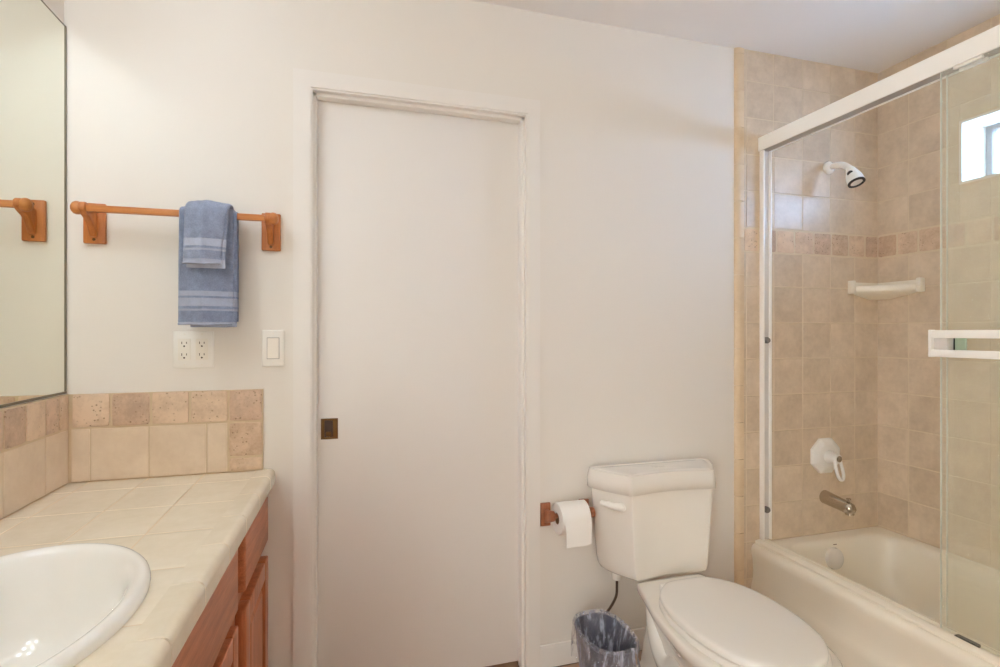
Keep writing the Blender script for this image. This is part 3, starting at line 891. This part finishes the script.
for s in (-1, 1):
    P = smooth_path([(TXC + s * 0.075, 1.36, 0.235), (TXC + s * 0.088, 1.44, 0.20), (TXC + s * 0.086, 1.53, 0.14), (TXC + s * 0.076, 1.62, 0.19), (TXC + s * 0.066, 1.67, 0.27)], 6)
    obj('trapway', MB().tube(P, [0.030 + 0.014 * math.sin(math.pi * i / (len(P) - 1)) for i in range(len(P))], 16), 'porc', bowl)
    obj('bolt_cap', MB().lathe([(0.016, 0), (0.016, 0.008), (0.011, 0.016), (0, 0.018)], Matrix.Translation((TXC + s * 0.108, 1.555, 0.020)), 20), 'plast', bowl)
seat = [(0.030, 1.580), (0.086, 1.570), (0.146, 1.51), (0.175, 1.43), (0.184, 1.345), (0.178, 1.25), (0.15, 1.155), (0.085, 1.085), (0.0, 1.066)]
obj('seat', MB().loft([outl(seat, 0.3635, sc=.985), outl(seat, 0.3665, sc=1.012), outl(seat, 0.377, sc=1.016), outl(seat, 0.3825, sc=1.0), outl(seat, 0.3835, sc=.97)]), 'seatplast', to, angle=50)
lid = [(0.030, 1.584), (0.085, 1.574), (0.144, 1.515), (0.174, 1.43), (0.182, 1.345), (0.176, 1.25), (0.148, 1.157), (0.083, 1.090), (0.0, 1.071)]
obj('seat_lid', MB().loft([outl(lid, 0.3855, sc=.985), outl(lid, 0.3875, sc=1.0), outl(lid, 0.396, sc=1.0), outl(lid, 0.4020, sc=.985), outl(lid, 0.4045, sc=.955), outl(lid, 0.4055, sc=.90), outl(lid, 0.4068, sc=.70), outl(lid, 0.4075, sc=.4)]), 'seatplast', to, angle=50)
for s in (-1, 1):
    obj('hinge', MB().box(TXC + s * 0.075 - 0.022, TXC + s * 0.075 + 0.022, 1.566, 1.592, 0.3632, 0.394, 0.006, 3), 'seatplast', to)
# tank
KX = 1.1425
def tank_ring(z, k, by=0.0, kd=1.0):
    """plan of the tank: angled cheeks, slightly hollow front"""
    yb_ = 1.832
    P = [(-0.20, 0.0), (-0.242, -0.002), (-0.2545, -0.014), (-0.250, -0.042), (-0.226, -0.092), (-0.180, -0.158), (-0.162, -0.169), (-0.08, -0.156), (0, -0.151), (0.08, -0.156), (0.162, -0.169), (0.180, -0.158), (0.226, -0.092), (0.250, -0.042), (0.2545, -0.014), (0.242, -0.002), (0.20, 0.0)]
    Q = smooth_path([(x, y, 0) for x, y in P], 4)
    r = [Vector((KX + q.x * k, yb_ + q.y * kd - by, z)) for q in Q]
    return r
tk = [(0.3645, .70, 0.025, .74), (0.367, .79, .015, .85), (0.375, .838, .008, .92), (0.390, .870, .003, .96), (0.42, .892, .0, .98), (0.50, .920, 0, .99), (0.60, .953, 0, .997), (0.6795, .982, 0, 1.0)]
tank = obj('tank', MB().loft([tank_ring(z, k, b_, kd) for z, k, b_, kd in tk]), 'porc', to, angle=60)
def inset(ring, d, z):
    n = len(ring); out = []
    cen = sum((Vector((p.x, p.y, 0)) for p in ring), Vector((0, 0, 0))) / n
    for i in range(n):
        t = (ring[(i + 1) % n] - ring[i - 1]); t.z = 0
        if t.length < 1e-6: t = Vector((1, 0, 0))
        nn = Vector((-t.y, t.x, 0)).normalized()
        if nn.dot(cen - Vector((ring[i].x, ring[i].y, 0))) < 0: nn = -nn
        p = ring[i] + nn * d
        out.append(Vector((p.x, p.y, z)))
    return out
def shrink(ring, kx, ky, z):
    cx = sum(p.x for p in ring) / len(ring); cy = sum(p.y for p in ring) / len(ring)
    return [Vector((cx + (p.x - cx) * kx, cy + (p.y - cy) * ky, z)) for p in ring]
base_ring = tank_ring(0.67, 1.0)
tl = [(0.678, -0.004), (0.680, -0.010), (0.713, -0.010), (0.726, -0.008), (0.748, -0.002), (0.743, 0.006), (0.7465, 0.015), (0.748, 0.028)]
rl = [inset(base_ring, d_, z_) for z_, d_ in tl]
rl = [[Vector((p.x, min(p.y, 1.842), p.z)) for p in q] for q in rl]
rl += [shrink(rl[-1], k_, k_, 0.748 + 0.0016 * (1 - k_)) for k_ in (0.9, 0.7, 0.4, 0.12)]
obj('tank_lid', MB().loft(rl), 'porc', to, angle=75)
# flush lever on the left cheek
fd = Vector((-0.70, 0.714, 0)).normalized(); fn = Vector((-0.714, -0.70, 0)).normalized()
pv = Vector((0.9625, 1.7035, 0.630))
lv_ = MB()
lv_.lathe([(0.0, -0.006), (0.016, -0.006), (0.017, 0.008), (0.014, 0.018), (0.0, 0.021)], axis_mat(pv, fn), 20)
obj_l = obj('flush_lever', lv_, 'plast', to)
P = [pv + fn * 0.012, pv + fn * 0.020 + fd * 0.022 + Vector((0, 0, 0.002)), pv + fn * 0.022 + fd * 0.050 + Vector((0, 0, 0.006)), pv + fn * 0.022 + fd * 0.078 + Vector((0, 0, 0.009))]
obj('paddle', MB().tube(smooth_path(P, 5), [0.014] * 3 + [0.013] * 3 + [0.0115] * 5 + [0.009] * 4 + [0.005], 12), 'plast', obj_l)
# bolts visible under the tank, right rear
for xx in (KX - 0.07, KX + 0.165):
    obj('tank_bolt', MB().lathe([(0.011, 0), (0.011, 0.006), (0.006, 0.007), (0.006, 0.014), (0, 0.014)], Matrix.Translation((xx, 1.775, 0.3545)), 12), 'nickel', tank)
# supply line
sl = thing('water_supply_hose', (0.96, 1.78, 0.17), 'thin dark supply hose from tank underside behind the waste bin', 'hose')
obj('hose', MB().tube(smooth_path([(0.975, 1.772, 0.349), (0.976, 1.772, 0.31), (0.974, 1.775, 0.27), (0.955, 1.785, 0.225), (0.935, 1.80, 0.19), (0.925, 1.81, 0.165)], 8), 0.0048, 10), 'hose', sl)
obj('coupling_nut', MB().lathe([(0.011, -0.016), (0.016, -0.016), (0.017, 0.0), (0.015, 0.009), (0.0, 0.009)], Matrix.Translation((0.974, 1.772, 0.3525)), 16), 'plast', sl)
obj('stop_valve', MB().lathe([(0.022, 0.0), (0.022, 0.003), (0.010, 0.006), (0.010, 0.045), (0.014, 0.048), (0.014, 0.062), (0, 0.064)], axis_mat((0.925, D - 0.0005, 0.155), (0, -1, 0)), 20), 'chrome', sl)

# ------------------------------------------------------------------ waste bin and liner
BC = Vector((0.830, 1.590, 0))
def bring(z, hx, hy, n=56, w=0.0, seed=0.0, p=2.7, dz=0.0):
    r = []
    for i in range(n):
        a = 2 * math.pi * i / n
        c, s_ = math.cos(a), math.sin(a)
        x = math.copysign(abs(c) ** (2 / p), c); y = math.copysign(abs(s_) ** (2 / p), s_)
        k = 1 + w * noise.noise(Vector((c * 3.5, s_ * 3.5, z * 7 + seed)))
        r.append(Vector((BC.x + hx * x * k, BC.y + hy * y * k, z + dz * noise.noise(Vector((c * 2.6, s_ * 2.6, seed))))))
    return r
wbn = thing('waste_bin', (BC.x, BC.y, 0), 'small dark blue oval waste bin on the floor beside the toilet', 'waste bin')
bo = [(0.0015, .056, .090), (0.006, .060, .094), (0.250, .081, .121), (0.254, .084, .124), (0.258, .082, .122), (0.256, .079, .119), (0.010, .057, .091), (0.008, .05, .08)]
obj('bin_body', MB().loft([bring(z, a, b) for z, a, b in bo]), 'bin', wbn, angle=50)
lin_ = MB()
rings = [bring(0.150, .093, .136, 120, .10, 1, dz=.03), bring(0.18, .092, .135, 120, .09, 2, dz=.02), bring(0.21, .091, .134, 120, .06, 3), bring(0.24, .090, .132, 120, .035, 4), bring(0.262, .0895, .131, 120, .02, 5), bring(0.270, .086, .127, 120, .015, 6), bring(0.266, .076, .116, 120, .015, 7),
         bring(0.24, .070, .109, 120, -.04, 8), bring(0.19, .064, .101, 120, -.07, 9), bring(0.13, .058, .093, 120, -.07, 10), bring(0.07, .052, .086, 120, -.07, 11), bring(0.03, .046, .077, 120, -.07, 12), bring(0.022, .03, .05, 120, -.05, 13)]
lin_.loft(rings, True, False, True)
obj('bin_liner', lin_, 'liner', None, loc=(BC.x, BC.y, 0.26), angle=60, label='translucent plastic bag lining the dark blue waste bin, folded over its rim', cat='bin liner')

# ------------------------------------------------------------------ bathtub
tub = thing('bathtub', (2.0, 1.1, 0), 'cream alcove bathtub under the sliding glass shower doors', 'bathtub')
TX0, TX1, TY0, TY1 = 1.650, XR - 0.009, 0.327, D - 0.0095
def rrect(x0, x1, y0, y1, r, z, n=8, dz=None):
    o = []
    for cx, cy, a0 in ((x1 - r, y1 - r, 0), (x0 + r, y1 - r, 90), (x0 + r, y0 + r, 180), (x1 - r, y0 + r, 270)):
        for k in range(n + 1):
            a = math.radians(a0 + 90 * k / n)
            o.append(Vector((cx + r * math.cos(a), cy + r * math.sin(a), z)))
    return o
bas = [  # x0,x1,y0,y1,r,z
    (TX0 + 0.022, TX1, TY0, TY1, 0.004, 0.365),
    (1.738, TX1 - 0.042, TY0 + 0.085, TY1 - 0.048, 0.09, 0.3645),
    (1.746, TX1 - 0.050, TY0 + 0.098, TY1 - 0.056, 0.09, 0.3615),
    (1.754, TX1 - 0.057, TY0 + 0.110, TY1 - 0.063, 0.09, 0.352),
    (1.760, TX1 - 0.062, TY0 + 0.125, TY1 - 0.068, 0.095, 0.335),
    (1.775, TX1 - 0.072, TY0 + 0.20, TY1 - 0.085, 0.11, 0.23),
    (1.795, TX1 - 0.090, TY0 + 0.29, TY1 - 0.105, 0.12, 0.12),
    (1.825, TX1 - 0.120, TY0 + 0.35, TY1 - 0.135, 0.12, 0.075),
    (1.875, TX1 - 0.170, TY0 + 0.42, TY1 - 0.20, 0.10, 0.062)]
obj('basin', MB().loft([rrect(*q) for q in bas], True, False, True), 'tub', tub, angle=60)
# apron swept along y
ap = [(TX0 + 0.030, 0.3648), (TX0 + 0.020, 0.3645), (TX0 + 0.010, 0.361), (TX0 + 0.003, 0.353), (TX0, 0.342), (TX0 + 0.001, 0.325), (TX0 + 0.006, 0.30), (TX0 + 0.010, 0.25), (TX0 + 0.009, 0.225), (TX0 + 0.006, 0.208), (TX0 + 0.001, 0.192), (TX0 - 0.001, 0.175), (TX0 + 0.001, 0.10), (TX0 + 0.004, 0.003), (TX0 + 0.05, 0.003), (TX0 + 0.05, 0.33)]
obj('apron', MB().loft([[Vector((x, y, z)) for x, z in ap] for y in (TY0, TY1)]), 'tub', tub, angle=60)
ov = MB().lathe([(0.043, -0.008), (0.045, 0.003), (0.043, 0.012), (0.030, 0.018), (0.0, 0.020)], axis_mat((2.010, TY1 - 0.076, 0.290), (0, -1, 0.12)), 32)
obj('overflow_cover', ov, 'porc', tub, label='round overflow cover')
obj('overflow_clip', MB().box(2.020, 2.040, TY1 - 0.066, TY1 - 0.060, 0.3385, 0.3445, 0.001), 'bronze', tub)

# ------------------------------------------------------------------ sliding shower doors
sd = thing('sliding_shower_door', (1.70, 1.09, 0.366), 'white framed sliding glass shower door above the bathtub', 'shower door')
HX0, HX1, HZ0, HZ1 = 1.687, 1.745, 2.028, 2.087
hd = MB()
hd.prism([(HX0, HZ0), (HX0 + 0.006, HZ0), (HX0 + 0.006, HZ0 + 0.008), (HX0 + 0.022, HZ0 + 0.010), (HX1 - 0.006, HZ0 + 0.010), (HX1 - 0.006, HZ0), (HX1, HZ0), (HX1, HZ1 - 0.003), (HX1 - 0.003, HZ1), (HX0 + 0.003, HZ1), (HX0, HZ1 - 0.003)], 'y', TY0, D - 0.0088)
obj('header_rail', hd, 'alu', sd)
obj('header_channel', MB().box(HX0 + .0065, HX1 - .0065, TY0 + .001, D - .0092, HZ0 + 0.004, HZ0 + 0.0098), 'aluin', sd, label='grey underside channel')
bt = MB().prism([(1.6715, 0.3655), (1.6715, 0.3735), (1.674, 0.376), (1.695, 0.379), (1.697, 0.3715), (1.716, 0.3715), (1.718, 0.3795), (1.7265, 0.3795), (1.7275, 0.3655)], 'y', TY0, D - 0.0088)
obj('bottom_track', bt, 'tub', sd)
jm = MB(); jc = MB()
JB, JF = D - 0.0088, D - 0.032
for yy0, yy1 in ((JF, JB), (TY0 + .0005, TY0 + 0.0225)):
    jm.box(1.693, 1.6995, yy0, yy1, 0.3805, HZ0, 0.001).box(1.7305, 1.737, yy0, yy1, 0.3805, HZ0, 0.001)
    jc.box(1.6996, 1.7304, (yy1 - 0.012 if yy0 > 1 else yy0), (yy1 if yy0 > 1 else yy0 + .012), 0.3805, HZ0)
obj('wall_jamb', jm, 'alu', sd)
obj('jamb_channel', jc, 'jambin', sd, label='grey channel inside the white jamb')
for z in (1.225, 0.508):
    obj('door_bumper', MB().lathe([(0.013, -0.008), (0.0135, 0.006), (0.010, 0.012), (0.0, 0.013)], axis_mat((1.713, JB - 0.018, z), (0, -1, 0)), 16), 'bump', sd, label='grey rubber bumper')
GE = 1.132
def panel(x, ye, near):
    m = MB().box(x - 0.003, x + 0.003, near, ye, 0.381, HZ0 + 0.001)
    g = obj('glass_panel', m, 'glassd', sd)
    obj('polished_edge', MB().box(x - 0.0031, x + 0.0031, ye + 0.0001, ye + 0.0016, 0.381, HZ0 + 0.001), 'glassedge', g)
    for y in (ye - 0.07, near + 0.07):
        obj('hanger_bracket', MB().box(x - 0.005, x + 0.005, y - 0.036, y + 0.036, HZ0 - 0.006, HZ0 + 0.003, 0.001), 'alu', g)
    return g
g1 = panel(1.700, 1.1355, 0.36)
g2 = panel(1.730, 1.139, 0.37)
# towel bar on the outer panel
tbx = 1.660
tr_ = MB()
for z0, z1 in ((1.242, 1.265), (1.187, 1.208)):
    tr_.box(tbx - 0.007, tbx + 0.007, 0.455, 1.140, z0, z1, 0.0015)
db = obj('towel_bar', tr_, 'alu', sd)
for y0, y1 in ((1.132, 1.1405), (0.4545, 0.463)):
    obj('end_post', MB().box(tbx - 0.008, tbx + 0.010, y0, y1, 1.186, 1.266, 0.0015), 'alu', db)
for y0, y1 in ((1.096, 1.1315), (0.48, 0.515)):
    obj('mount_pad', MB().box(tbx + 0.004, 1.6969, y0, y1, 1.190, 1.260, 0.001), 'jambin', db)
    obj('spacer', MB().box(1.690, 1.6968, y0 - 0.030, y0 - 0.0025, 1.190, 1.260, 0.001), 'spacer', db)
    obj('gasket', MB().box(1.688, 1.6969, y0 - 0.0022, y0 - 0.0004, 1.188, 1.262, 0.0005), 'rubber', db)
# panel guide and centre guide on the track
obj('panel_guide', MB().box(1.6975, 1.7155, 1.043, 1.100, 0.372, 0.3805, 0.0015), 'rubber', sd, label='dark plastic guide on the track')

# ------------------------------------------------------------------ shower fittings
TW = D - 0.0082       # tile face
shw = thing('showerhead', (2.07, TW, 1.99), 'white shower head on a bent arm high on the tiled far wall', 'shower head')
obj('flange', MB().lathe([(0.029, 0.0), (0.030, 0.004), (0.027, 0.012), (0.018, 0.018), (0, 0.018)], axis_mat((2.066, TW, 1.990), (0, -1, 0)), 28), 'porc', shw, label='shiny round flange')
obj('shower_arm', MB().tube(smooth_path([(2.068, TW + .002, 1.992), (2.068, TW - 0.05, 1.990), (2.067, TW - 0.085, 1.975), (2.066, TW - 0.112, 1.950)], 6), 0.0135, 14), 'plast', shw)
hd_ = axis_mat((2.066, TW - 0.106, 1.958), (-0.02, -0.42, -0.9))
obj('spray_head', MB().lathe([(0.0, -0.006), (0.013, -0.004), (0.018, 0.006), (0.021, 0.018), (0.026, 0.030), (0.031, 0.050), (0.033, 0.072), (0.031, 0.076), (0.0, 0.076)], hd_, 32), 'plast', shw)
obj('face_ring', MB().loft([[hd_ @ Vector((r * math.cos(2 * math.pi * i / 32), r * math.sin(2 * math.pi * i / 32), z)) for i in range(32)] for r, z in [(0.0325, 0.0735), (0.0325, 0.079), (0.023, 0.079), (0.023, 0.0755), (0.0325, 0.0735)]], True, False, False), 'black', shw, label='black rim of the spray face')
q = axis_mat((2.066, TW - 0.106, 1.958), (-0.02, -0.42, -0.9)) @ Vector((0, 0, 0.026))
obj('spray_button', MB().lathe([(0.012, -0.004), (0.012, 0.003), (0.009, 0.005), (0, 0.006)], axis_mat(q + Vector((-0.0215, -0.0105, -0.006)), (-0.91, -0.38, 0.16)), 16), 'black', shw)

vl = thing('shower_valve', (2.058, TW, 0.71), 'white octagonal shower valve with loop lever above the tub spout', 'tap')
vx, vz = 2.044, 0.712
m8 = axis_mat((vx, TW, vz), (0, -1, 0))
def oct_ring(r, z): return [m8 @ Vector((r * math.cos(math.pi / 8 + math.pi / 4 * i), r * math.sin(math.pi / 8 + math.pi / 4 * i), z)) for i in range(8)]
obj('escutcheon', MB().loft([oct_ring(.083, 0), oct_ring(.083, .010), oct_ring(.078, .015), oct_ring(.058, .024), oct_ring(.05, .025)]), 'plast', vl, angle=12)
obj('handle_stem', MB().lathe([(0.030, 0.020), (0.027, 0.034), (0.021, 0.050), (0.020, 0.070), (0.017, 0.074), (0, 0.075)], m8, 28), 'plast', vl)
loop = [(vx - 0.014, vz + 0.010), (vx + 0.014, vz + 0.010), (vx + 0.019, vz - 0.03), (vx + 0.017, vz - 0.085), (vx, vz - 0.098), (vx - 0.017, vz - 0.085), (vx - 0.019, vz - 0.03)]
lp = MB()
yh = TW - 0.064
for s in (-1, 1):
    lp.tube(smooth_path([(vx + s * 0.012, yh, vz + 0.008), (vx + s * 0.0165, yh - 0.008, vz - 0.03), (vx + s * 0.016, yh - 0.018, vz - 0.066), (vx + s * 0.008, yh - 0.022, vz - 0.084), (vx, yh - 0.0225, vz - 0.087)], 6), 0.0068, 12)
obj('lever_loop', lp, 'plast', vl)
obj('index_cap', MB().lathe([(0.0135, 0.0), (0.0135, 0.003), (0.009, 0.006), (0, 0.0065)], axis_mat((vx, TW - 0.0745, vz), (0, -1, 0)), 20), 'nickel', vl)

sp = thing('tub_spout', (2.06, TW, 0.515), 'brushed nickel tub spout on the tiled far wall below the valve', 'spout')
ring = []
for i in range(13):
    t = i / 12
    y = TW - 0.142 * t; z = 0.530 - 0.016 * t
    r = 0.029 - 0.005 * t if t < 0.85 else (0.0248 - 0.011 * ((t - 0.85) / 0.15) ** 2)
    ring.append([Vector((2.046 + r * math.cos(2 * math.pi * k / 28), y, z + r * (0.96 + (0.12 if math.sin(2 * math.pi * k / 28) < 0 else 0)) * math.sin(2 * math.pi * k / 28))) for k in range(28)])
obj('spout_body', MB().loft(ring), 'nickel', sp, angle=60)
obj('outlet_lip', MB().lathe([(0.0165, -0.008), (0.0175, 0.006), (0.015, 0.009), (0.012, 0.006), (0, 0.004)], axis_mat((2.046, TW - 0.122, 0.4955), (0, 0, -1)), 24), 'nickel', sp)
obj('diverter_knob', MB().lathe([(0.004, 0), (0.004, 0.012), (0.008, 0.014), (0.008, 0.020), (0, 0.022)], Matrix.Translation((2.046, TW - 0.118, 0.536)), 16), 'nickel', sp)

# corner shelf
cshf = thing('corner_shelf', (2.30, 1.79, 1.46), 'cream ceramic corner shelf on the tile below the accent band', 'shelf')
A = Vector((2.182, TW)); B = Vector((XR - 0.0088, 1.640)); C0 = Vector((XR - 0.0088, TW))
def shelf_ring(k, z, bow):
    out = []
    a = C0 + (A - C0) * k; b = C0 + (B - C0) * k
    for i in range(13):
        t = i / 12
        p = a + (b - a) * t
        n_ = Vector((-(b - a).y, (b - a).x)).normalized()
        if n_.dot(C0 - a) > 0: n_ = -n_
        p = p + n_ * bow * math.sin(math.pi * t)
        out.append(Vector((p.x, p.y, z)))
    out += [Vector((C0.x, b.y * .5 + C0.y * .5, z)), Vector((C0.x, C0.y, z)), Vector((a.x * .5 + C0.x * .5, C0.y, z))]
    return out
obj('shelf_body', MB().loft([shelf_ring(.30, 1.408, .003), shelf_ring(.70, 1.424, .006), shelf_ring(.94, 1.438, .009), shelf_ring(.965, 1.445, .01), shelf_ring(.965, 1.462, .01), shelf_ring(.95, 1.4655, .010), shelf_ring(.90, 1.465, .009), shelf_ring(.85, 1.4585, .012), shelf_ring(.5, 1.457, .0)]), 'tub', cshf, angle=50)
obj('end_flange', MB().box(2.178, 2.194, TW - 0.030, TW + 0.0004, 1.431, 1.491, 0.004, 3), 'tub', cshf)
obj('end_flange', MB().box(XR - 0.040, XR - 0.0085, 1.638, 1.656, 1.431, 1.491, 0.004, 3), 'tub', cshf)
obj('back_lip', MB().box(2.192, XR - 0.009, TW - 0.008, TW + 0.0004, 1.455, 1.485, 0.003).box(XR - 0.0165, XR - 0.0085, 1.654, TW - 0.006, 1.455, 1.485, 0.003), 'tub', cshf)

# ------------------------------------------------------------------ lamps of the room
vlp = thing('vanity_light', (XL, 0.95, 2.24), 'frosted vanity light bar on the left wall above the mirror', 'lamp')
obj('mounting_plate', MB().box(XL + 0.0005, XL + 0.03, 0.62, 1.30, 2.19, 2.30, 0.006), 'chrome', vlp)
for yy in (0.70, 0.96, 1.22):
    g = MB().lathe([(0.0, -0.046), (0.025, -0.039), (0.040, -0.0225), (0.046, 0.0), (0.040, 0.0225), (0.025, 0.039), (0.0, 0.046)], axis_mat((XL + 0.125, yy, 2.240), (1, 0, 0)), 28)
    obj('lamp_globe', g, 'vlamp', vlp, angle=80)
    obj('lamp_socket', MB().lathe([(0.03, 0.0), (0.03, 0.035), (0.022, 0.048), (0, 0.048)], axis_mat((XL + 0.029, yy, 2.240), (1, 0, 0)), 20), 'chrome', vlp)
